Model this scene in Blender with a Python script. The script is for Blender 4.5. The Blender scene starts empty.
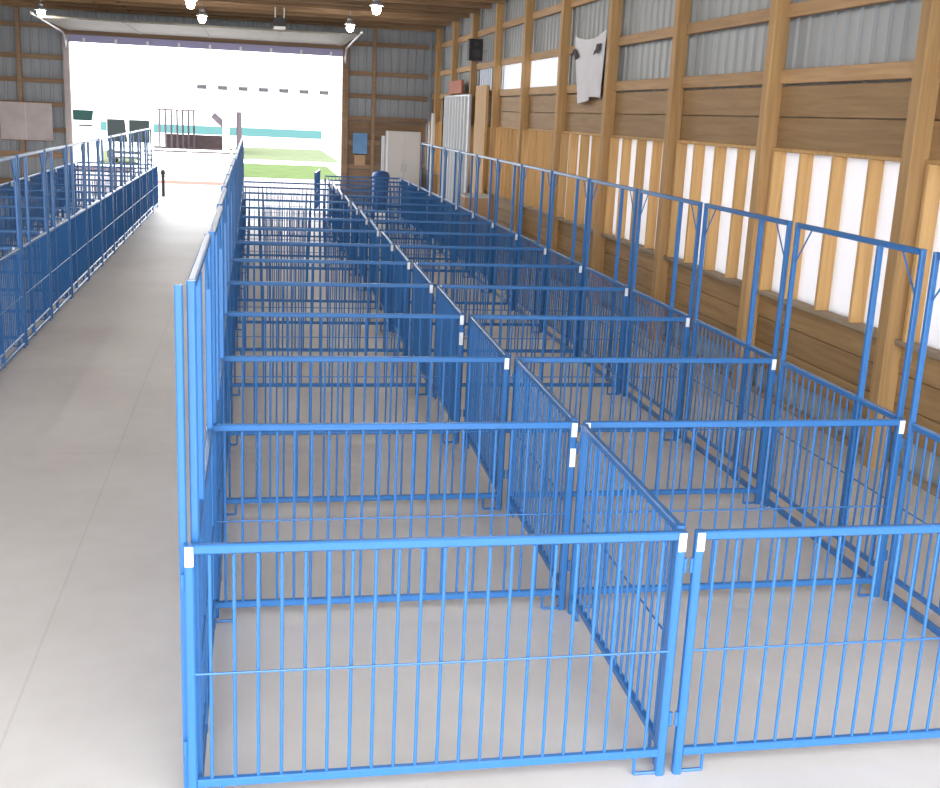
import bpy, math, random
from mathutils import Vector, Matrix
random.seed(7)
SC = bpy.context.scene
COL = SC.collection

# ------------------------------------------------------------------ camera
S = 1.05
def look_axes(yaw, pitch, roll):
    f = Vector((math.sin(yaw)*math.cos(pitch), math.cos(yaw)*math.cos(pitch), math.sin(pitch)))
    r = f.cross(Vector((0, 0, 1))).normalized(); u = r.cross(f)
    c, s = math.cos(roll), math.sin(roll)
    return f, c*r + s*u, c*u - s*r
F, R_, U = look_axes(.1979, -.2441, .0462)
cam_d = bpy.data.cameras.new('camera'); cam = bpy.data.objects.new('camera', cam_d); COL.objects.link(cam)
cam.matrix_world = Matrix(((R_.x, U.x, -F.x, .219*S), (R_.y, U.y, -F.y, -3.5956*S), (R_.z, U.z, -F.z, 2.4309*S), (0, 0, 0, 1)))
cam_d.sensor_fit = 'HORIZONTAL'; cam_d.sensor_width = 36; cam_d.lens = 1111.18/940*36
cam_d.clip_end = 500
SC.camera = cam

# ------------------------------------------------------------------ world, light, exposure
w = bpy.data.worlds.new('overcast_sky'); SC.world = w; w.use_nodes = True
bg = w.node_tree.nodes['Background']; bg.inputs[0].default_value = (.93, .965, 1, 1); bg.inputs[1].default_value = 1.0
SC.view_settings.view_transform = 'Standard'; SC.view_settings.look = 'None'
SC.view_settings.gamma = 1; SC.view_settings.use_curve_mapping = False
SC.view_settings.exposure = 3.1
def portal(name, loc, rot, sx, sy):
    l = bpy.data.lights.new(name, 'AREA'); l.shape = 'RECTANGLE'; l.size = sx; l.size_y = sy
    l.cycles.is_portal = True
    o = bpy.data.objects.new(name, l); o.location = loc; o.rotation_euler = rot; COL.objects.link(o)
P2 = math.pi/2
portal('open_end_portal', (-.9, -4.35, 2.45), (P2, 0, 0), 12.2, 4.9)          # faces +Y
portal('doorway_portal', (-.93, 28.2, 2.05), (P2, 0, math.pi), 7.1, 4.1)       # faces -Y

# ------------------------------------------------------------------ materials
def nodes(name):
    m = bpy.data.materials.new(name); m.use_nodes = True
    nt = m.node_tree; return m, nt, nt.nodes['Principled BSDF']
def plain(name, col, rough=.5, metal=0, var=.06, scale=8, bump=0, spec=.5):
    m, nt, b = nodes(name)
    n = nt.nodes.new('ShaderNodeTexNoise'); n.inputs['Scale'].default_value = scale; n.inputs['Detail'].default_value = 4
    tc = nt.nodes.new('ShaderNodeTexCoord'); nt.links.new(tc.outputs['Object'], n.inputs['Vector'])
    mx = nt.nodes.new('ShaderNodeMixRGB')
    mx.inputs[1].default_value = (*[c*(1-var) for c in col], 1); mx.inputs[2].default_value = (*[min(1, c*(1+var)) for c in col], 1)
    nt.links.new(n.outputs['Fac'], mx.inputs[0]); nt.links.new(mx.outputs[0], b.inputs['Base Color'])
    b.inputs['Roughness'].default_value = rough; b.inputs['Metallic'].default_value = metal
    b.inputs['Specular IOR Level'].default_value = spec
    if bump:
        bp = nt.nodes.new('ShaderNodeBump'); bp.inputs['Strength'].default_value = bump
        nt.links.new(n.outputs['Fac'], bp.inputs['Height']); nt.links.new(bp.outputs[0], b.inputs['Normal'])
    return m
def wood(name, c1, c2, axis='Y', rough=.7):
    """grain runs along the given world axis; whole boards differ a little from each other"""
    m, nt, b = nodes(name)
    tc = nt.nodes.new('ShaderNodeTexCoord'); mp = nt.nodes.new('ShaderNodeMapping')
    sc = {'X': (.5, 9, 9), 'Y': (9, .5, 9), 'Z': (9, 9, .5)}[axis]
    mp.inputs['Scale'].default_value = sc
    oi = nt.nodes.new('ShaderNodeObjectInfo')
    ad = nt.nodes.new('ShaderNodeVectorMath'); ad.operation = 'ADD'
    mu = nt.nodes.new('ShaderNodeMath'); mu.operation = 'MULTIPLY'; mu.inputs[1].default_value = 37
    nt.links.new(oi.outputs['Random'], mu.inputs[0])
    nt.links.new(tc.outputs['Object'], mp.inputs[0]); nt.links.new(mp.outputs[0], ad.inputs[0]); nt.links.new(mu.outputs[0], ad.inputs[1])
    n = nt.nodes.new('ShaderNodeTexNoise'); n.inputs['Scale'].default_value = 2.2; n.inputs['Detail'].default_value = 6; n.inputs['Distortion'].default_value = .6
    nt.links.new(ad.outputs[0], n.inputs['Vector'])
    cr = nt.nodes.new('ShaderNodeValToRGB'); cr.color_ramp.elements[0].color = (*c1, 1); cr.color_ramp.elements[1].color = (*c2, 1)
    cr.color_ramp.elements[0].position = .3; cr.color_ramp.elements[1].position = .7
    nt.links.new(n.outputs['Fac'], cr.inputs[0])
    # knots
    vo = nt.nodes.new('ShaderNodeTexVoronoi'); vo.inputs['Scale'].default_value = 1.3
    m2 = nt.nodes.new('ShaderNodeMapping'); m2.inputs['Scale'].default_value = {'X': (1, 3, 3), 'Y': (3, 1, 3), 'Z': (3, 3, 1)}[axis]
    nt.links.new(tc.outputs['Object'], m2.inputs[0]); nt.links.new(m2.outputs[0], vo.inputs['Vector'])
    kr = nt.nodes.new('ShaderNodeValToRGB'); kr.color_ramp.elements[0].position = .03; kr.color_ramp.elements[1].position = .1
    kr.color_ramp.elements[0].color = (.45, .35, .3, 1); kr.color_ramp.elements[1].color = (1, 1, 1, 1)
    nt.links.new(vo.outputs['Distance'], kr.inputs[0])
    kn = nt.nodes.new('ShaderNodeMixRGB'); kn.blend_type = 'MULTIPLY'; kn.inputs[0].default_value = 1
    nt.links.new(cr.outputs[0], kn.inputs[1]); nt.links.new(kr.outputs[0], kn.inputs[2])
    hv = nt.nodes.new('ShaderNodeHueSaturation')
    mr = nt.nodes.new('ShaderNodeMapRange'); mr.inputs[3].default_value = .85; mr.inputs[4].default_value = 1.12
    nt.links.new(oi.outputs['Random'], mr.inputs[0]); nt.links.new(mr.outputs[0], hv.inputs['Value'])
    nt.links.new(kn.outputs[0], hv.inputs['Color']); nt.links.new(hv.outputs[0], b.inputs['Base Color'])
    b.inputs['Roughness'].default_value = rough
    return m
def translucent(name, col, amount):
    m, nt, b = nodes(name)
    b.inputs['Base Color'].default_value = (*col, 1); b.inputs['Roughness'].default_value = .5
    t = nt.nodes.new('ShaderNodeBsdfTranslucent'); t.inputs[0].default_value = (*col, 1)
    mx = nt.nodes.new('ShaderNodeMixShader'); mx.inputs[0].default_value = amount
    out = nt.nodes['Material Output']
    nt.links.new(b.outputs[0], mx.inputs[1]); nt.links.new(t.outputs[0], mx.inputs[2]); nt.links.new(mx.outputs[0], out.inputs[0])
    return m
def concrete():
    m, nt, b = nodes('concrete_floor')
    tc = nt.nodes.new('ShaderNodeTexCoord')
    def noise(s, d, v=None):
        n = nt.nodes.new('ShaderNodeTexNoise'); n.inputs['Scale'].default_value = s; n.inputs['Detail'].default_value = d
        nt.links.new(tc.outputs['Object'], n.inputs['Vector']); return n
    n1, n2 = noise(.5, 5), noise(6, 6)
    cr = nt.nodes.new('ShaderNodeValToRGB')
    cr.color_ramp.elements[0].color = (.615, .585, .56, 1); cr.color_ramp.elements[1].color = (.715, .69, .67, 1)
    cr.color_ramp.elements[0].position = .35; cr.color_ramp.elements[1].position = .65
    nt.links.new(n1.outputs['Fac'], cr.inputs[0])
    c2 = nt.nodes.new('ShaderNodeValToRGB')
    c2.color_ramp.elements[0].color = (.9, .88, .86, 1); c2.color_ramp.elements[1].color = (1.0, 1.0, 1.0, 1)
    nt.links.new(n2.outputs['Fac'], c2.inputs[0])
    mx = nt.nodes.new('ShaderNodeMixRGB'); mx.blend_type = 'MULTIPLY'; mx.inputs[0].default_value = 1
    nt.links.new(cr.outputs[0], mx.inputs[1]); nt.links.new(c2.outputs[0], mx.inputs[2])
    # sawn joints: a line every 3.05 m across and one along the aisle
    sp = nt.nodes.new('ShaderNodeSeparateXYZ'); nt.links.new(tc.outputs['Object'], sp.inputs[0])
    def joint(sock, period, off):
        a = nt.nodes.new('ShaderNodeMath'); a.operation = 'ADD'; a.inputs[1].default_value = off; nt.links.new(sock, a.inputs[0])
        p = nt.nodes.new('ShaderNodeMath'); p.operation = 'PINGPONG'; p.inputs[1].default_value = period/2; nt.links.new(a.outputs[0], p.inputs[0])
        l = nt.nodes.new('ShaderNodeMath'); l.operation = 'LESS_THAN'; l.inputs[1].default_value = .006; nt.links.new(p.outputs[0], l.inputs[0]); return l
    j1, j2 = joint(sp.outputs['Y'], 6.1, 1.6), joint(sp.outputs['X'], 6.1, .78)
    mm = nt.nodes.new('ShaderNodeMath'); mm.operation = 'MAXIMUM'; nt.links.new(j1.outputs[0], mm.inputs[0]); nt.links.new(j2.outputs[0], mm.inputs[1])
    ml = nt.nodes.new('ShaderNodeMath'); ml.operation = 'MULTIPLY'; ml.inputs[1].default_value = .18; nt.links.new(mm.outputs[0], ml.inputs[0])
    dk = nt.nodes.new('ShaderNodeMixRGB'); dk.inputs[2].default_value = (.3, .28, .26, 1)
    nt.links.new(ml.outputs[0], dk.inputs[0]); nt.links.new(mx.outputs[0], dk.inputs[1])
    nt.links.new(dk.outputs[0], b.inputs['Base Color'])
    b.inputs['Roughness'].default_value = .55; b.inputs['Specular IOR Level'].default_value = .35
    return m
M = dict(
    blue=plain('blue_powder_coat', (.036, .16, .42), .33, var=.05, scale=20),
    plate=plain('white_reflective_plate', (.85, .87, .88), .35, var=.02),
    galv=plain('galvanised_steel', (.55, .57, .6), .35, metal=.7),
    floor=concrete(),
    post=wood('post_timber', (.40, .235, .095), (.54, .335, .145), 'Z'),
    girt=wood('girt_timber', (.40, .24, .115), (.54, .345, .17), 'Y'),
    plank=wood('plank_timber', (.31, .185, .08), (.42, .265, .125), 'Y'),
    splash=wood('splash_plank_timber', (.30, .18, .075), (.42, .26, .115), 'Y'),
    batten=wood('batten_timber', (.52, .305, .115), (.66, .41, .17), 'Z'),
    sill=wood('sill_timber', (.25, .19, .13), (.36, .28, .19), 'Y'),
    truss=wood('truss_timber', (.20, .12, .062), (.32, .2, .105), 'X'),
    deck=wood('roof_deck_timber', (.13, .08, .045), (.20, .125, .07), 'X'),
    girtx=wood('back_girt_timber', (.27, .17, .10), (.38, .25, .15), 'X'),
    tin=plain('ribbed_tin', (.36, .385, .40), .5, metal=0, var=.05, scale=2),
    tinback=plain('ribbed_tin_back_wall', (.36, .39, .42), .5, metal=.1, var=.06, scale=2),
    white=translucent('white_wall_lining', (.80, .795, .81), .4),
    clear=translucent('white_light_sheet', (.62, .63, .68), .22),
    paint=plain('white_paint', (.8, .8, .8), .5, var=.03),
    offwhite=plain('off_white_paint', (.62, .61, .57), .5, var=.05),
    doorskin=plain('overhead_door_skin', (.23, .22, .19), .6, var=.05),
    doorrail=plain('overhead_door_edge', (.36, .34, .55), .5, var=.05),
    black=plain('black_plastic', (.015, .015, .017), .5, var=.1),
    cloth=plain('white_cloth', (.80, .80, .86), .9, var=.08, scale=3),
    darkcloth=plain('dark_cloth_patch', (.07, .07, .08), .9, var=.1),
    bluebin=plain('blue_bin_plastic', (.03, .10, .30), .45, var=.05),
    bluesign=plain('blue_board', (.16, .35, .62), .6, var=.25, scale=3),
    tan=plain('tan_board', (.55, .35, .2), .7, var=.1),
    red=plain('red_brown_board', (.42, .13, .07), .7, var=.1),
    gravel=plain('pale_gravel', (.30, .27, .27), .95, var=.1, scale=3, spec=0),
    road=plain('pale_track', (.85, .83, .8), .95, var=.05, scale=3, spec=0),
    lawn=plain('mown_grass', (.074, .10, .043), .95, var=.3, scale=1.2, spec=0),
    drylawn=plain('dry_grass', (.10, .115, .07), .95, var=.2, scale=1.2, spec=0),
    teal=plain('teal_paint', (.05, .11, .11), .6, var=.05, spec=0),
    green=plain('dark_green_canvas', (.009, .019, .017), .7, var=.1, spec=0),
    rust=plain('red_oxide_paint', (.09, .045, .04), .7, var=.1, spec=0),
    glass=plain('dark_glass', (.02, .024, .024), .6, var=.05, spec=0),
    grey_and_shade=plain('grey_paint_and_post_shade', (.09, .075, .085), .8, spec=0),  # plain grey of the gutter; on the thin pavilion posts it carries shade
    darkbrown=plain('dark_brown_ground', (.07, .052, .052), .95, var=.3, scale=4, spec=0),  # dark brown; under the pavilion its darkness stands for shade
    kerb=plain('pink_kerb', (.42, .22, .18), .9, var=.1),
    paper=plain('pinkish_paper', (.56, .50, .49), .8, var=.3, scale=2.5),
)
def emitter(name, col, st):
    m, nt, b = nodes(name); b.inputs['Emission Color'].default_value = (*col, 1); b.inputs['Emission Strength'].default_value = st
    b.inputs['Base Color'].default_value = (.9, .9, .9, 1); return m
M['bulb'] = emitter('lit_bulb', (1, .9, .7), 6)

# ------------------------------------------------------------------ mesh helpers
class MB:
    def __init__(s): s.v, s.f = [], []
    def add(s, v, f):
        k = len(s.v); s.v += [tuple(p) for p in v]; s.f += [tuple(i+k for i in q) for q in f]; return s
    def box(s, a, b):
        x0, y0, z0 = a; x1, y1, z1 = b
        return s.add([(x0, y0, z0), (x1, y0, z0), (x1, y1, z0), (x0, y1, z0), (x0, y0, z1), (x1, y0, z1), (x1, y1, z1), (x0, y1, z1)],
                     [(3, 2, 1, 0), (4, 5, 6, 7), (0, 1, 5, 4), (1, 2, 6, 5), (2, 3, 7, 6), (3, 0, 4, 7)])
    def sweep(s, p, q, prof):
        p, q = Vector(p), Vector(q); d = (q-p).normalized()
        up = Vector((0, 0, 1)) if abs(d.z) < .9 else Vector((0, 1, 0))
        a = d.cross(up).normalized(); b = a.cross(d)
        n = len(prof); v = [p+a*x+b*y for x, y in prof] + [q+a*x+b*y for x, y in prof]
        f = [(i, (i+1) % n, n+(i+1) % n, n+i) for i in range(n)] + [tuple(range(n-1, -1, -1)), tuple(range(n, 2*n))]
        return s.add(v, f)
    def bar(s, p, q, w, h=None, c=None):
        """square tube or timber with chamfered corners"""
        h = h or w; c = c if c is not None else min(w, h)*.18; x, y = w/2, h/2
        return s.sweep(p, q, [(-x+c, -y), (x-c, -y), (x, -y+c), (x, y-c), (x-c, y), (-x+c, y), (-x, y-c), (-x, -y+c)])
    def rod(s, p, q, r, n=8):
        return s.sweep(p, q, [(r*math.cos(i*2*math.pi/n), r*math.sin(i*2*math.pi/n)) for i in range(n)])
    def path(s, pts, r, n=6):
        for a, b in zip(pts, pts[1:]): s.rod(a, b, r, n)
        return s
    def lathe(s, prof, c=(0, 0, 0), n=20):
        v, f = [], []
        for r, z in prof:
            for i in range(n):
                a = i*2*math.pi/n; v.append((c[0]+r*math.cos(a), c[1]+r*math.sin(a), c[2]+z))
        for j in range(len(prof)-1):
            for i in range(n):
                f.append((j*n+i, j*n+(i+1) % n, (j+1)*n+(i+1) % n, (j+1)*n+i))
        f.append(tuple(range(n-1, -1, -1))); f.append(tuple((len(prof)-1)*n+i for i in range(n)))
        return s.add(v, f)
    def mesh(s, name, mat, smooth=False):
        me = bpy.data.meshes.new(name); me.from_pydata(s.v, [], s.f); me.update(); me.materials.append(mat)
        if smooth:
            for p in me.polygons: p.use_smooth = True
        return me
    def build(s, name, mat, parent=None, smooth=False):
        o = bpy.data.objects.new(name, s.mesh(name, mat, smooth)); COL.objects.link(o)
        if parent: o.parent = parent
        return o
def put(name, me, parent, loc=(0, 0, 0), rot=(0, 0, 0)):
    o = bpy.data.objects.new(name, me); COL.objects.link(o); o.parent = parent; o.location = loc; o.rotation_euler = rot; return o
def tag(o, label, cat, group=None, kind=None):
    o['label'] = label; o['category'] = cat
    if group: o['group'] = group
    if kind: o['kind'] = kind
    return o
def struct(o): o['kind'] = 'structure'; return o
def empty(name, loc=(0, 0, 0), rz=0):
    o = bpy.data.objects.new(name, None); COL.objects.link(o); o.location = loc; o.rotation_euler = (0, 0, rz); o.empty_display_size = .1; return o
def copy_tree(o, parent=None):
    c = o.copy(); COL.objects.link(c)
    if parent: c.parent = parent
    for ch in o.children: copy_tree(ch, c)
    return c
ORD = 'zeroth first second third fourth fifth sixth seventh eighth ninth tenth eleventh twelfth thirteenth fourteenth fifteenth sixteenth seventeenth'.split()

# ------------------------------------------------------------------ layout
D = 1.557                                   # pen depth
W1, G, W2 = 1.836, .076, 3.705              # first column, gap between panels, wall side line
NR = 13                                     # pens in each column
H, HT = 1.05, 1.975
XR = 5.0                                    # inner face of the right wall's posts
YE = 28.0                                   # back wall
XL = -7.0
EAVE = 4.9
Y0 = -4.3

# ------------------------------------------------------------------ floor, ground
f = MB().box((XL-.1, Y0, -.15), (XR+.25, YE+.15, 0)).build('floor', M['floor']); struct(f)
f = MB().box((-60, -40, -.25), (60, YE+.15-.0, -.16)).build('ground', M['gravel']); struct(f)
f = MB().box((-60, YE+.15, -.25), (60, 39.5, -.02)).build('yard', M['gravel']); struct(f)
f = MB().box((-60, 39.5, -.25), (60, 120, -.03)).build('field', M['road']); struct(f)
f = MB().box((-.6, 39.6, -.03), (3.6, 50, .0)).build('lawn', M['lawn']); struct(f)
f = MB().box((-.9, 54.5, -.03), (4.6, 72, .0)).build('lawn_strip', M['drylawn']); struct(f)
f = MB().box((-8, 39.6, -.03), (-4.3, 43.5, -.005)).build('track', M['darkbrown']); struct(f)  # dark brown patch laid on the ground
f = MB().box((-9.2, 46.5, -.03), (-4.6, 58, .0)).build('lawn_patch', M['drylawn']); struct(f)

# ------------------------------------------------------------------ right wall
def ribbed_y(x, y0, y1, z0, z1, pitch=.2286, depth=.022):
    """sheet of trapezoid ribs in the plane X = x"""
    m = MB(); ys = []; y = y0
    while y < y1:
        for dy, dx in ((0, 0), (.6, 0), (.7, -depth), (.9, -depth)): ys.append((min(y1, y+dy*pitch), dx))
        y += pitch
    ys.append((y1, 0)); v = []
    for yy, dx in ys: v += [(x+dx, yy, z0), (x+dx, yy, z1)]
    m.add(v, [(2*i, 2*i+1, 2*i+3, 2*i+2) for i in range(len(ys)-1)])
    return m
POSTY = [3.92+2.53*i for i in range(-4, 10)]
XW = 5.14                                   # face where girts and planks are fixed
wr = ribbed_y(XW+.09, Y0, YE+.14, -.02, 1.06).build('wall_right', M['tin']); struct(wr)
YC = YE+.14
for (ya, yb, za, zb) in ((Y0, YC, 2.36, 3.05), (Y0, YC, 3.64, EAVE+.1), (Y0, 14.3, 3.05, 3.64), (19.1, YC, 3.05, 3.64)):
    ribbed_y(XW+.09, ya, yb, za, zb).build('tin_cladding', M['tin'], wr)
pm = MB().bar((0, 0, -.02), (0, 0, EAVE), .15, .14, .008).mesh('wall_post', M['post'])
for y in POSTY: put('wall_post', pm, wr, (XR+.07, y, 0))
seg = [(Y0, POSTY[0])] + list(zip(POSTY, POSTY[1:])) + [(POSTY[-1], YE)]
def board(name, y0, y1, z0, z1, t, mat, x=XW):
    """horizontal board, drawn about its own centre"""
    o = MB().bar((0, -(y1-y0)/2, 0), (0, (y1-y0)/2, 0), t, z1-z0, .006).build(name, mat, wr); o.location = (x+t/2, (y0+y1)/2, (z0+z1)/2); return o
for (a, b) in seg:
    a += .004; b -= .004
    for z0, z1 in ((.30, .53), (.536, .77), (.776, 1.0)): board('splash_plank', a, b, z0, z1, .045, M['splash'])
    for z0, z1 in ((2.395, 2.68), (2.687, 2.965)): board('plank', a, b, z0, z1, .045, M['plank'])
    for z0, z1 in ((2.985, 3.115), (3.58, 3.70), (4.28, 4.40)): board('girt', a, b, z0, z1, .06, M['girt'], XW-.03)
    board('sill', a, b, 1.0, 1.045, .12, M['sill'], XW-.075)
    board('cap_strip', a, b, 2.365, 2.40, .07, M['batten'], XW-.03)
    board('base_strip', a, b, 0.0, .06, .05, M['sill'])
for i, (a, b) in enumerate(seg):
    wp = MB().box((0, -(b-a)/2+.01, -.68), (.02, (b-a)/2-.01, .68)).build('white_panel', M['white'], wr); wp.location = (XW+.05, (a+b)/2, 1.71)
    far = a > 16
    if far:
        step = (b-a)/8; spots = [(a+.01+step*i, step*.93) for i in range(8)]
    else:
        wd = .185 if a < 10 else .21 if a < 13 else .27
        spots = [(a+o, wd) for o in (.08, .54, 1.13, 1.72, 2.26) if a+o+wd < b]
    for y, wd in spots:
        o = MB().bar((0, 0, 1.045), (0, 0, 2.365), wd, .045, .006).build('batten', M['batten'], wr); o.location = (XW+.022, y+wd/2, 0)
for a, b in seg:
    if 13.5 < a < 20:
        ribbed_y(XW+.09, max(a, 14.3), b, 3.05, 3.64).build('light_sheet', M['clear'], wr)

# ------------------------------------------------------------------ back wall with its big doorway
def ribbed_x(y, x0, x1, z0, z1, pitch=.2286, depth=.022):
    m = MB(); xs = []; x = x0
    while x < x1:
        for dx, dy in ((0, 0), (.6, 0), (.7, -depth), (.9, -depth)): xs.append((min(x1, x+dx*pitch), dy))
        x += pitch
    xs.append((x1, 0)); v = []
    for xx, dy in xs: v += [(xx, y+dy, z0), (xx, y+dy, z1)]
    m.add(v, [(2*i, 2*i+2, 2*i+3, 2*i+1) for i in range(len(xs)-1)])
    return m
DX0, DX1, DZ = -4.48, 2.62, 4.06
wb = ribbed_x(YE+.14, XL, DX0, -.02, 7).build('wall_back', M['tinback']); struct(wb)
ribbed_x(YE+.14, DX1, XR+.24, -.02, 7).build('tin_cladding', M['tinback'], wb)
ribbed_x(YE+.14, DX0, DX1, DZ, 7).build('tin_cladding', M['tinback'], wb)
for x0, x1 in ((XL, DX0-.18), (DX1+.18, XR)):
    for z0, z1 in ((.28, .42), (1.0, 1.14), (1.66, 1.78), (2.32, 2.44), (2.92, 3.04), (3.52, 3.64), (4.3, 4.42)):
        o = MB().bar((-(x1-x0)/2, 0, 0), ((x1-x0)/2, 0, 0), .06, z1-z0, .006).build('girt', M['girtx'], wb); o.location = ((x0+x1)/2, YE+.06, (z0+z1)/2)
for z0, z1 in ((.44, .98), (1.16, 1.64), (1.8, 2.30)):
    o = MB().box((-(XR-DX1-.2)/2, 0, z0), ((XR-DX1-.2)/2, .02, z1)).build('lining_board', M['girtx'], wb); o.location = ((XR+DX1+.2)/2, YE+.085, 0)
for x in (-5.75, XL+.1, 3.5):
    MB().bar((x, YE+.02, 0), (x, YE+.02, EAVE), .1, .1, .008).build('wall_post', M['girtx'], wb)
struct(MB().bar((DX0-.08, YE, 0), (DX0-.08, YE, DZ+.1), .16, .22, .01).build('trim_1', M['paper']))
struct(MB().bar((DX1+.09, YE, 0), (DX1+.09, YE, DZ+.1), .17, .22, .01).build('trim_2', M['girtx']))
struct(MB().bar((DX0-.2, YE+.02, DZ+.17), (DX1+.2, YE+.02, DZ+.17), .2, .2, .01).build('trim_3', M['girtx']))

# ------------------------------------------------------------------ left wall, out of the frame: posts, low planks, white panels, tin
wl = MB().box((XL-.06, Y0, 0), (XL, YE, 1.0)).build('wall_left', M['splash']); struct(wl)
pml = MB().bar((0, 0, 0), (0, 0, EAVE), .15, .14, .008).mesh('wall_post', M['post'])
for y in POSTY: put('wall_post', pml, wl, (XL+.075, y, 0))
MB().box((XL-.06, Y0, 1.0), (XL-.04, YE, 2.4)).build('white_panel', M['white'], wl)
ribbed_y(XL-.05, Y0, YE, 2.4, EAVE+.1).build('tin_cladding', M['tin'], wl)
for z in (1.02, 2.4, 3.05, 3.64, 4.34): MB().bar((XL-.0, Y0, z), (XL-.0, YE, z), .06, .12, .006).build('girt', M['girt'], wl)

# ------------------------------------------------------------------ roof
RX, RZ = -.95, 6.6
roof = MB()
roof.add([(XL-.5, Y0, EAVE+.0), (RX, Y0, RZ), (RX, YE+.3, RZ), (XL-.5, YE+.3, EAVE+.0),
          (XL-.5, Y0, EAVE+.06), (RX, Y0, RZ+.06), (RX, YE+.3, RZ+.06), (XL-.5, YE+.3, EAVE+.06)],
         [(0, 3, 2, 1), (4, 5, 6, 7), (0, 4, 7, 3), (0, 1, 5, 4), (3, 7, 6, 2)])
xr = XR+.6
roof.add([(xr, Y0, EAVE+.0), (RX, Y0, RZ), (RX, YE+.3, RZ), (xr, YE+.3, EAVE+.0),
          (xr, Y0, EAVE+.06), (RX, Y0, RZ+.06), (RX, YE+.3, RZ+.06), (xr, YE+.3, EAVE+.06)],
         [(0, 1, 2, 3), (4, 7, 6, 5), (0, 3, 7, 4), (0, 4, 5, 1), (3, 2, 6, 7)])
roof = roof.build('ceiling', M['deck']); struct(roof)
for i in range(1, 6):
    for sx, x1 in ((-1, XL), (1, XR)):
        t = i/6; x = RX+(x1-RX)*t; z = RZ+(EAVE-RZ)*t-.09
        MB().bar((x, Y0, z), (x, YE, z), .05, .12, .006).build('purlin', M['girt'], roof)
tr = empty('roof_truss'); struct(tr)
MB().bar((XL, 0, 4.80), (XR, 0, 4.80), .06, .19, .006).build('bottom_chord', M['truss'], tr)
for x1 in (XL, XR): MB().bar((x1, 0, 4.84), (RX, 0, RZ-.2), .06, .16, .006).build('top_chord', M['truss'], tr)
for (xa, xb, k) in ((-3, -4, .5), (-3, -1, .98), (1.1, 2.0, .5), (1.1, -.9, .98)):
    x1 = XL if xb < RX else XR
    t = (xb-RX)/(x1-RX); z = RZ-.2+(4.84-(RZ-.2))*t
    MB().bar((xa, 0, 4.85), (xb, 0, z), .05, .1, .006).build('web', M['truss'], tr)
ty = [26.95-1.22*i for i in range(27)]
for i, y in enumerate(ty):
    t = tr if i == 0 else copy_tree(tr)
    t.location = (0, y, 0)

# ------------------------------------------------------------------ overhead door, raised flat under the trusses
od = empty('overhead_door', (-.93, 25.7, 0))
tag(od, 'raised pale grey sectional overhead door lying flat above the bright doorway', 'garage door')
for i in range(7):
    y0 = -2.15+i*.6; z = 4.27
    s = MB().box((-3.55, y0+.01, z), (3.55, y0+.59, z+.045))
    for x in (-3.5, -1.75, 0, 1.75, 3.44): s.box((x, y0+.03, z-.015), (x+.06, y0+.57, z))
    s.build('door_section', M['doorskin'], od)
lo = MB().bar((-3.55, 2.2, 4.08), (3.55, 2.2, 4.08), .05, .19, .01).build('bottom_edge', M['doorrail'], od)
for i in range(9):
    MB().box((-3.2+i*.8, 2.15, 3.97), (-3.14+i*.8, 2.174, 4.10)).build('hinge', M['paint'], od)
for sx in (-1, 1):
    MB().path([(sx*3.63, 2.25, .02), (sx*3.63, 2.25, 3.75), (sx*3.63, 2.1, 4.05), (sx*3.63, 1.8, 4.2), (sx*3.63, -2.4, 4.34)], .03).build('track', M['galv'], od)
MB().rod((-3.6, 2.2, 4.52), (3.6, 2.2, 4.52), .03).build('torsion_shaft', M['galv'], od)
op = empty('door_opener', (.82, 23.2, 4.35)); tag(op, 'dark motor box hung from roof timbers above the doorway', 'door opener')
MB().box((-.14, -.2, 0), (.14, .2, .18)).build('motor_case', M['black'], op)
MB().box((-.13, -.21, -.05), (.13, .1, 0)).build('lens', M['paint'], op)
for sx in (-.1, .1): MB().bar((sx, 0, .18), (sx, 0, .42), .025).build('hanger', M['galv'], op)

# ------------------------------------------------------------------ ceiling lamps
LAMP_W = 2.2
def lamp(x, y, label, proto=[None]):
    zt = 4.705
    if not proto[0]:
        t = empty('high_bay_lamp')
        MB().rod((0, 0, .16), (0, 0, .30), .012).build('stem', M['galv'], t)
        MB().lathe([(.05, .17), (.06, .12), (.05, .06), (.05, .06)]).build('lamp_housing', M['galv'], t, True)
        MB().lathe([(.06, .08), (.09, .05), (.13, .0), (.125, .0), (.085, .045), (.05, .07)]).build('reflector', M['tinback'], t, True)
        MB().lathe([(.03, .05), (.07, .01), (.085, -.06), (.06, -.13), (.01, -.15)]).build('bulb', M['bulb'], t, True)
        proto[0] = t
    else: t = copy_tree(proto[0])
    t.location = (x, y, zt-.30)
    ld = bpy.data.lights.new('bulb_light', 'POINT'); ld.energy = LAMP_W; ld.color = (1, .97, .93); ld.shadow_soft_size = .12
    lo_ = bpy.data.objects.new('bulb_light', ld); COL.objects.link(lo_); lo_.parent = t; lo_.location = (0, 0, -.30)
    tag(t, label, 'lamp', 'lit lamps hanging from the roof trusses'); return t
lamp(-4.35, 23.29, 'lit lamp hanging above the left corner of the raised door')
lamp(-.85, 22.07, 'lit lamp hanging just before the middle of raised door')
lamp(2.33, 22.07, 'lit lamp hanging above the doorway right corner, the farther of that pair')
lamp(2.4, 17.19, 'lit lamp right of the doorway, the nearer one of that pair')
lamp(-.90, 18.41, 'lit lamp at the top picture edge above doorway middle')

for i, y in enumerate((13.5, 9.8, 6.1)):  # unseen lamps added to brighten the middle of the hall
    for x, n in ((-4.35, 'left'), (-.85, 'middle'), (2.4, 'right')):
        lamp(x, y, 'unseen fill lamp added overhead in the %s row, %s out of the frame' % (n, ORD[i+1]))
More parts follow.
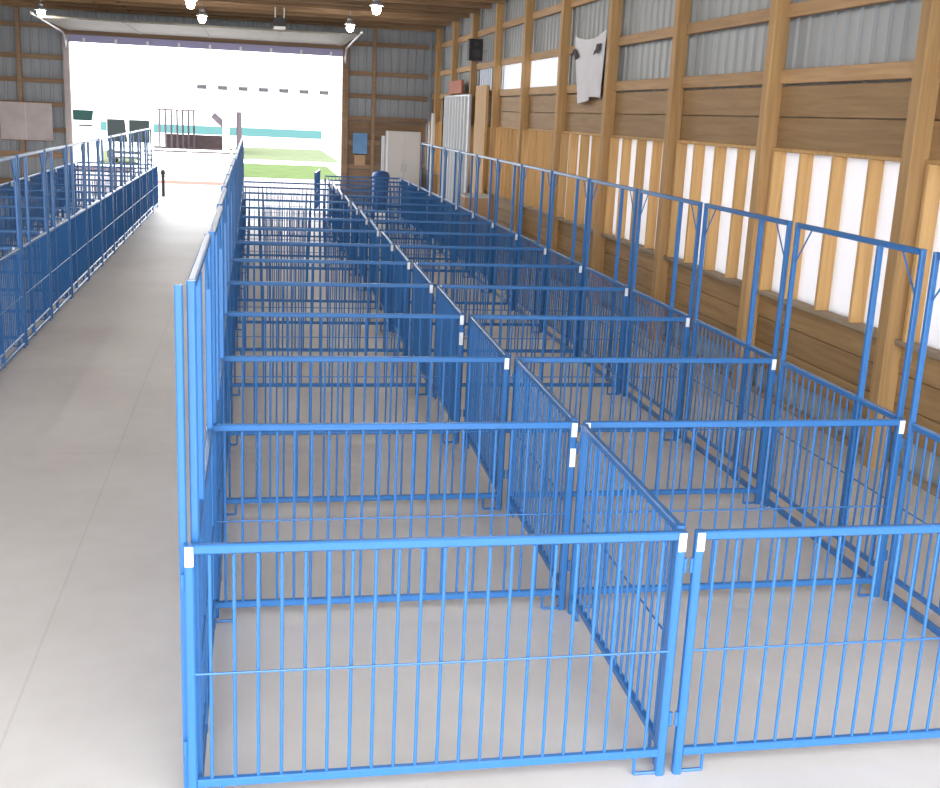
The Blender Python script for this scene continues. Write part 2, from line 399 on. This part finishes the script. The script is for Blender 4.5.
# ------------------------------------------------------------------ pen panels
B = M['blue']
def bars_x(L, n, z0, z1, r=.0075):
    return [(.045+(L-.09)*(i+.5)/n) for i in range(n)]
def pen_panel(L, single_bars, plates, n=21):
    t = empty('pen_panel')
    post = MB().bar((0, 0, 0), (0, 0, H), .035).mesh('post', B)
    for x in (.0175, L-.0175): put('post', post, t, (x, 0, 0))
    MB().bar((.035, 0, H-.018), (L-.035, 0, H-.018), .03, .035, .005).build('top_rail', B, t)
    MB().bar((.035, 0, .10), (L-.035, 0, .10), .03, .034, .005).build('bottom_rail', B, t)
    MB().rod((.03, -.012, .55), (L-.03, -.012, .55), .0045, 6).build('middle_rod', B, t)
    xs = bars_x(L, n, 0, 0)
    if single_bars:
        bm = MB().rod((0, 0, .115), (0, 0, H-.04), .0068, 8).mesh('bar', B)
        for x in xs: put('bar', bm, t, (x, 0, 0))
    else:
        m = MB()
        for x in xs: m.rod((x, 0, .115), (x, 0, H-.04), .0068, 5)
        m.build('bars', B, t)
    for x, s in ((.03, 1), (L-.03, -1)):
        MB().path([(x, 0, .008), (x+s*.095, 0, .008), (x+s*.095, 0, .085)], .0075, 6).build('foot_loop', B, t)
    for x, s in ((-.007, 1), (L+.007, -1)):
        for z in (.22, .88): MB().rod((x, -.006, z), (x, -.006, z+.06), .0075, 8).build('hinge_lug', B, t)
    if plates:
        pl = MB().box((-.0150, -.0215, H-.078), (.0150, -.0176, H-.004)).mesh('end_plate', M['plate'])
        for x in (.0175, L-.0175): put('end_plate', pl, t, (x, 0, 0))
    return t
def tall_panel(L, single_bars, n=17):
    t = empty('tall_panel')
    post = MB().bar((0, 0, 0), (0, 0, HT), .031).mesh('post', B)
    for x in (.017, L-.017): put('post', post, t, (x, 0, 0))
    MB().bar((.3*L, 0, .02), (.3*L, 0, HT-.03), .034).build('middle_post', B, t)
    for nm, z, w, h in (('top_rail', HT-.017, .03, .034), ('middle_rail', H-.018, .03, .035), ('bottom_rail', .15, .028, .028), ('sill_rail', .045, .03, .04)):
        MB().bar((.04, 0, z), (L-.04, 0, z), w, h, .006).build(nm, B, t)
    MB().rod((.03, -.012, .55), (L-.03, -.012, .55), .0045, 6).build('middle_rod', B, t)
    for x, s in ((.04, 1), (L-.04, -1)):
        MB().rod((x, 0, HT-.25), (x+s*.17, 0, HT-.03), .0055, 6).build('corner_brace', B, t)
    xs = [x for x in bars_x(L, n, 0, 0) if abs(x-.3*L) > .03]
    if single_bars:
        bm = MB().rod((0, 0, .16), (0, 0, H-.04), .0068, 8).mesh('bar', B)
        for x in xs: put('bar', bm, t, (x, 0, 0))
    else:
        m = MB()
        for x in xs: m.rod((x, 0, .16), (x, 0, H-.04), .0068, 5)
        m.build('bars', B, t)
    return t
used = set()
def place(proto, loc, rz, label, cat, group):
    t = proto if proto.name not in used else copy_tree(proto)
    used.add(proto.name); used.add(t.name)
    t.location = loc; t.rotation_euler = (0, 0, rz)
    return tag(t, label, cat, group)
LC1, LC2, LS = W1+.035, W2-W1-G+.035, D-.09
near_c1, far_c1 = pen_panel(LC1, True, True, 21), pen_panel(LC1, False, True, 21)
near_c2, far_c2 = pen_panel(LC2, True, True, 20), pen_panel(LC2, False, True, 20)
near_d, far_d = pen_panel(LS, True, False, 17), pen_panel(LS, False, False, 17)
near_t, far_t = tall_panel(LS, True), tall_panel(LS, False)
JIT = {0: .004, 1: .018, 2: .006, 3: -.008, 4: -.01, 5: -.01}
NEAR = 5
def nth(k, n): return 'last' if k == n else ORD[k]
for k in range(NR+1):
    y = k*D; j = JIT.get(k, 0)
    la = 'blue barred front panel of the left pen column, nearest the camera' if k == 0 else \
         'blue barred cross panel behind the %s pen of the left column from the front' % nth(k, NR)
    lb = 'blue barred front panel of the right pen column, nearest the camera' if k == 0 else \
         'blue barred cross panel behind the %s pen of the right column from the front' % nth(k, NR)
    place(near_c1 if k <= NEAR else far_c1, (j-.0175, y, 0), 0, la, 'pen panel', 'cross panels of the left pen column')
    place(near_c2 if k <= NEAR else far_c2, (W1+G-.0175+j*.7, y, 0), 0, lb, 'pen panel', 'cross panels of the right pen column')
for k in range(NR):
    y = k*D+.05; n = nth(k+1, NR)
    rot = P2-.018
    place(near_d if k < NEAR else far_d, (W1+.018+JIT.get(k, 0), y, 0), P2-.026, 'blue barred divider panel between the two %s pens counted from the front' % n, 'pen panel', 'divider panels between the two pen columns')
    place(near_t if k < NEAR else far_t, (.018+JIT.get(k, 0), y, 0), P2, 'tall blue panel along the aisle beside the %s pen from the front' % n, 'tall pen panel', 'tall panels along the aisle')
    place(near_t if k < NEAR else far_t, (W2+.045, y, 0), P2, 'tall blue panel facing the timber wall beside the %s pen from front' % n, 'tall pen panel', 'tall panels facing the timber wall')
# second tube standing beside the first tall panel's end post
lt = MB().bar((0, 0, 0), (0, 0, HT-.01), .028).build('gate_post', B); lt.location = (-.018, .036, 0)
tag(lt, 'slim blue upright tube standing at near end of tall aisle panels', 'post')
# small latch plates on two divider joints
for k in (1, 3):
    o = MB().box((-.015, -.004, -.05), (.015, 0, .05)).build('latch_plate', M['plate']); o.location = (W1+JIT[k], k*D-.0178, .86)
    tag(o, 'small white latch plate on the %s cross panel joint in the middle line' % ('nearest inner' if k == 1 else 'fourth'), 'latch plate')
# pens beyond: the wall side carries on a little further
for i in range(2):
    place(far_d, (W2+.045, (NR+i)*D+.05, 0), P2, 'short blue panel facing the timber wall, %s beyond the last pen' % ORD[i+1], 'pen panel', 'short panels facing the timber wall')
for i, y in enumerate(((NR+1)*D, (NR+2)*D)):
    place(far_c2, (W1+G-.0175, y, 0), 0, 'blue barred panel across the far %s gap before back wall' % ('first' if i == 0 else 'second'), 'pen panel', 'panels across the far end')
place(far_c1, (1.72, 24.4, 0), P2-.12, 'blue barred panel swung open edge on before the doorway', 'pen panel', 'panels across the far end')
# left block beside the aisle
LX, LO = -2.13, .55
for k in range(3, 15):
    y = LO+k*D
    place(far_t, (LX, y+.05, 0), P2, 'tall blue panel across the aisle on the left block, %s from the doorway' % ORD[15-k], 'tall pen panel', 'tall panels on the far side of the aisle')
place(far_d, (LX, LO+15*D+.05, 0), P2, 'short blue barred panel ending the left block beside the doorway', 'pen panel', 'cross panels of the left block')
for k in range(3, 16):
    y = LO+k*D
    place(far_d, (LX-1.955, y+.05, 0), P2, 'blue barred divider inside the left block, %s from its doorway end' % ORD[16-k], 'pen panel', 'divider panels of the left block')
for k in range(3, 17):
    y = LO+k*D
    lab = 'blue barred cross panel closing the doorway end of the left block' if k == 16 else 'blue barred cross panel inside the left block, %s from its doorway end' % ORD[17-k]
    place(far_c1, (LX-.04-LC1, y-.005, 0), 0, lab, 'pen panel', 'cross panels of the left block')
for k in range(6, 16):
    y = LO+k*D
    place(far_d, (LX-3.75, y+.05, 0), P2, 'blue barred outer panel of the left block, %s from its doorway end' % ORD[16-k], 'pen panel', 'outer panels of the left block')

# ------------------------------------------------------------------ things on and by the walls
# draped cloth on the right wall
def draped(y0, y1, z0, z1, n=36, m=24):
    v, f = [], []
    for j in range(m+1):
        for i in range(n+1):
            u, t = i/n, j/m
            sag = .09*math.sin(math.pi*u)**.8*(1-t)**2
            narrow = 1-.12*t
            y = (y0+y1)/2+(u-.5)*(y1-y0)*narrow-.22*t
            z = z1-sag-(z1-z0)*t+.05*t*math.sin(u*5)
            x = -.03-.035*math.sin(u*15+t*2)*(.25+.75*t)-.03*t
            v.append((x, y, z))
    for j in range(m):
        for i in range(n): a = j*(n+1)+i; f.append((a, a+1, a+n+2, a+n+1))
    k = len(v); v2 = [(x+.006, y, z) for x, y, z in v]
    f2 = [tuple(reversed([q+k for q in g])) for g in f]
    return MB().add(v+v2, f+f2)
ct = empty('hanging_cloth', (XW-.055, 12.55, 3.3)); tag(ct, 'crumpled white cloth pinned up on the timber wall', 'cloth')
draped(-.72, .82, -.44, .52).build('sheet', M['cloth'], ct, True)
for (y, z) in ((-.52, .36), (.60, .34)):
    p = MB(); n = 14
    for L_, x in ((0, -.085), (1, -.075)): p.v += [(x, y+.15*math.cos(a*2*math.pi/n)*(1+.4*math.sin(a*3)), z-.09+(.05+.03*math.cos(a*1.9))*math.sin(a*2*math.pi/n)+.05*math.cos(a*2*math.pi/n)*(1 if y > 0 else -1)) for a in range(n)]
    p.f = [tuple(range(n-1, -1, -1)), tuple(range(n, 2*n))]+[(i, (i+1) % n, n+(i+1) % n, n+i) for i in range(n)]
    p.build('dark_patch', M['darkcloth'], ct)
# black loudspeaker on a far post
sp = empty('loudspeaker', (4.86, 20.5, 3.72)); tag(sp, 'black loudspeaker box mounted high on a far wall post', 'loudspeaker')
MB().bar((0, 0, 0), (0, 0, .44), .3, .26, .02).build('cabinet', M['black'], sp)
for z, r in ((.14, .1), (.33, .055)):
    c = MB().lathe([(r, 0), (r, .012), (r*.7, .005), (.01, .004)]).build('speaker_cone', plain('speaker_cone', (.04, .04, .045), .6), sp); c.location = (0, -.13, z); c.rotation_euler = (P2, 0, 0)
MB().bar((.1, 0, .2), (.25, 0, .2), .04).build('bracket', M['galv'], sp)
# ribbed pale door leaf on the far right wall
sd = empty('sliding_door', (4.9, 22.75, 0)); tag(sd, 'pale grey ribbed metal door leaf on far end of timber wall', 'door')
ribbed_y(0, -1.65, 1.6, .05, 3.0, .39, .05).build('ribbed_skin', plain('pale_ribbed_steel', (.62, .65, .68), .45, var=.05), sd)
for z in (.05, 3.0): MB().bar((.02, -1.65, z), (.02, 1.6, z), .06, .08).build('door_rail', M['galv'], sd)
for y in (-1.65, -.55, .55, 1.6): MB().bar((.03, y, .02), (.03, y, 3.02), .05, .05).build('door_stile', M['galv'], sd)
rb = MB().bar((4.93, 22.2, 3.22), (4.93, 23.9, 3.22), .05, .3).build('notice_board', M['red']); tag(rb, 'red brown board fixed above the pale ribbed door', 'board')
pp = MB().rod((4.86, 25.9, 0), (4.86, 25.9, 2.6), .05, 12).build('white_pipe', M['paint']); tag(pp, 'white upright pipe beside the pale ribbed door', 'pipe')
pw = MB().box((4.90, 19.25, .0), (4.95, 20.4, 3.2)).build('plywood_sheet', M['batten']); tag(pw, 'tall plywood sheet standing against the far timber wall', 'plywood')
cb = empty('cardboard_box', (4.45, 17.7, 0)); tag(cb, 'pale box standing on the floor by the far timber wall', 'box')
MB().box((-.25, -.3, 0), (.25, .3, 1.05)).build('carton', M['tan'], cb); MB().box((-.26, -.31, 1.05), (.26, .31, 1.1)).build('lid', M['offwhite'], cb)
# white cabinet, blue board, poster on the back wall
cab = empty('storage_cabinet', (4.30, 27.62, 0)); tag(cab, 'off white tall cabinet standing against back wall right of doorway', 'cabinet')
MB().bar((0, 0, .06), (0, 0, 2.08), .92, .5, .01).build('body', M['paint'], cab)
for sx in (-.23, .23):
    d = MB().box((sx-.22, -.275, .1), (sx+.22, -.252, 2.04)).build('door', M['paint'], cab)
    MB().bar((sx*.25, -.29, 1.0), (sx*.25, -.29, 1.2), .02).build('handle', M['galv'], d)
MB().box((-.42, -.2, 0), (.42, .2, .06)).build('plinth', M['black'], cab)
gt = MB().bar((3.72, 27.28, 0), (3.72, 27.28, 1.95), .1, .08).build('grey_plank', M['galv']); tag(gt, 'narrow grey metal upright leaning beside the off white cabinet', 'upright')
bs = MB().box((2.95, YE+.0, 1.42), (3.35, YE+.03, 1.98)).build('blue_notice', M['bluesign']); tag(bs, 'blue notice board fixed on the back wall right of doorway', 'notice board')
tb = MB().box((3.0, YE+.0, 1.1), (3.3, YE+.03, 1.38)).build('tan_notice', M['tan']); tag(tb, 'small tan notice fixed below the blue notice board', 'notice')
po = empty('wall_poster', (-5.6, YE-.055, 1.93)); tag(po, 'large pale poster sheet fixed on back wall left of doorway', 'poster')
MB().box((-.68, -.0, -.5), (.62, .02, .48)).build('sheet', M['paper'], po)
MB().box((-.06, -.006, -.48), (-.03, 0, .46)).build('fold_line', M['offwhite'], po)
for z in (-.5, .48): MB().bar((-.68, -.01, z), (.62, -.01, z), .02).build('batten', M['girtx'], po)
# blue bin
bn = empty('rubbish_bin', (3.55, 26.2, 0)); tag(bn, 'tall blue plastic bin standing by the far end of pens', 'bin')
MB().lathe([(.19, 0), (.20, .02), (.225, .86), (.235, .9)]).build('body', M['bluebin'], bn, True)
MB().lathe([(.24, .9), (.24, .94), (.2, 1.02), (.08, 1.06), (.01, 1.06)]).build('lid', M['bluebin'], bn, True)

# ------------------------------------------------------------------ outside
# long white building with small dark vents under its eave
wbld = empty('white_building', (0, 78, 0)); tag(wbld, 'long white building across the field with small dark vents', 'building')
MB().box((-22, 0, 0), (22, 8, 4.4)).build('wall', M['paint'], wbld)
MB().add([(-22.6, -.7, 4.35), (22.6, -.7, 4.35), (22.6, 4, 7), (-22.6, 4, 7), (-22.6, 8.6, 4.35), (22.6, 8.6, 4.35)], [(0, 1, 2, 3), (3, 2, 5, 4), (0, 3, 4), (1, 5, 2), (0, 4, 5, 1)]).build('roof', M['paint'], wbld)
for i in range(7): MB().box((-3.6+i*1.40, -.06, 3.60), (-2.95+i*1.40, 0, 3.84)).build('vent', M['black'], wbld)
MB().box((-4.4, -.1, 3.86), (6.4, 0, 3.9)).build('gutter', M['grey_and_shade'], wbld)
tw = empty('teal_fence', (-5.5, 76, 0))
MB().box((-10.5, 0, .58), (10.4, .15, 1.15)).build('board_panel', M['teal'], tw)
MB().box((-10.5, .0, 0), (10.4, .15, .58)).build('base_board', M['paint'], tw)
tag(tw, 'low teal board fence running beyond the lawn', 'fence')
# open pavilion with white posts
pv = empty('pavilion', (-3.6, 60, 0)); tag(pv, 'white roofed open pavilion with white posts beyond the bleacher', 'pavilion')
MB().box((-3.6, -.4, 2.25), (3.0, 6, 2.9)).build('roof', M['paint'], pv)
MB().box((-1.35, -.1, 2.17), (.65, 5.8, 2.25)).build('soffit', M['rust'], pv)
MB().box((-3.2, 0, -.02), (2.6, 6, .06)).build('slab', M['darkbrown'], pv)
MB().box((-1.2, 5.6, .06), (2.3, 5.9, .80)).build('shade_band', M['darkbrown'], pv)  # dark upright band added to stand for shaded ground under the roof
pvp = MB().bar((0, 0, .06), (0, 0, 2.17), .10).mesh('post', M['grey_and_shade'])  # shade under the roof is put into the grey of these posts
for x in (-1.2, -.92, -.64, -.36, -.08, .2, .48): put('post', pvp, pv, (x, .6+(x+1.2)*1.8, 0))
MB().bar((2.35, 0, .06), (2.35, 0, 2.17), .34).build('post', M['paint'], pv)
MB().bar((2.25, 0.3, 1.5), (1.65, 0.3, 2.05), .1, .34).build('brace', M['grey_and_shade'], pv)
MB().bar((3.05, 1, -.02), (3.05, 1, 2.25), .3).build('post', M['grey_and_shade'], pv)
MB().bar((-3, 0, .06), (-3, 0, 2.17), .2).build('post', M['paint'], pv)
# white bleacher of low steps
bl = empty('bleacher', (-2.3, 38.2, 0)); tag(bl, 'low white bleacher steps outside the doorway', 'bleacher')
for i in range(6):
    MB().box((-1.75, i*.85, .10+i*.13), (1.85, i*.85+.34, .15+i*.13)).build('seat_board', M['paint'], bl)
    for x in (-1.6, 0, 1.65): MB().bar((x, i*.85+.17, -.02), (x, i*.85+.17, .10+i*.13), .08).build('leg', M['paint'], bl)
kb = MB().box((-2.9, 34.6, -.02), (-.2, 34.8, .08)).build('kerb', M['kerb']); kb['kind'] = 'structure'
M['bol'] = plain('dark_bollard_paint', (.02, .014, .016), .6)
bo = empty('bollard', (-2.28, 29.2, -.02)); tag(bo, 'short dark post standing just outside the doorway left of aisle', 'bollard')
MB().rod((0, 0, 0), (0, 0, .62), .045, 12).build('shaft', M['bol'], bo); MB().lathe([(.07, .62), (.08, .66), (.05, .74), (.01, .75)]).build('cap', M['black'], bo)
# utility cart seen from the back
uc = empty('utility_cart', (-4.85, 45, .0)); tag(uc, 'dark enclosed utility cart parked on the grass, seen from behind', 'cart')
MB().bar((0, .0, .42), (0, 2.2, .42), 1.7, .34, .05).build('chassis', M['black'], uc)
c = MB().box((-.86, .3, .6), (.86, 2.0, 1.86)).build('cabin', M['offwhite'], uc)
for sx in (-.44, .44):
    MB().bar((sx, .27, .92), (sx, .27, 1.80), .80, .05, .02).build('rear_window', M['glass'], c)
MB().bar((.03, .24, .75), (-.09, .24, 1.86), .1, .05).build('centre_post', M['paint'], c)
MB().bar((0, .25, 1.9), (0, 2.05, 1.9), 1.78, .07, .03).build('roof', M['offwhite'], uc)
MB().bar((-.6, -.03, .62), (.6, -.03, .62), .06, .14).build('bumper', M['paint'], uc)
MB().bar((-.6, -.03, .38), (.6, -.03, .38), .06, .1).build('bumper', M['paint'], uc)
wm = MB().lathe([(.12, -.1), (.26, -.1), (.3, -.06), (.3, .06), (.26, .1), (.12, .1)]).mesh('wheel', M['black'], True)
for x in (-.72, .72):
    for y in (.35, 1.8): put('wheel', wm, uc, (x, y, .3), (0, P2, 0))
# booth with dark green canopy
bt = empty('booth', (-6.45, 46, 0)); tag(bt, 'white booth with dark green awning at left edge of doorway', 'booth')
MB().box((-.7, .3, 0), (.15, 2.0, 2.2)).build('wall', M['paint'], bt)
MB().add([(-.8, -.2, 1.75), (.1, -.2, 1.75), (.1, .35, 2.15), (-.8, .35, 2.15), (-.8, -.2, 1.70), (.1, -.2, 1.70), (.1, .35, 2.10), (-.8, .35, 2.10)],
         [(0, 1, 2, 3), (7, 6, 5, 4), (0, 4, 5, 1), (1, 5, 6, 2), (2, 6, 7, 3), (3, 7, 4, 0)]).build('awning', M['green'], bt)
MB().box((-.5, .27, 1.45), (.05, .3, 1.52)).build('shelf', M['black'], bt)
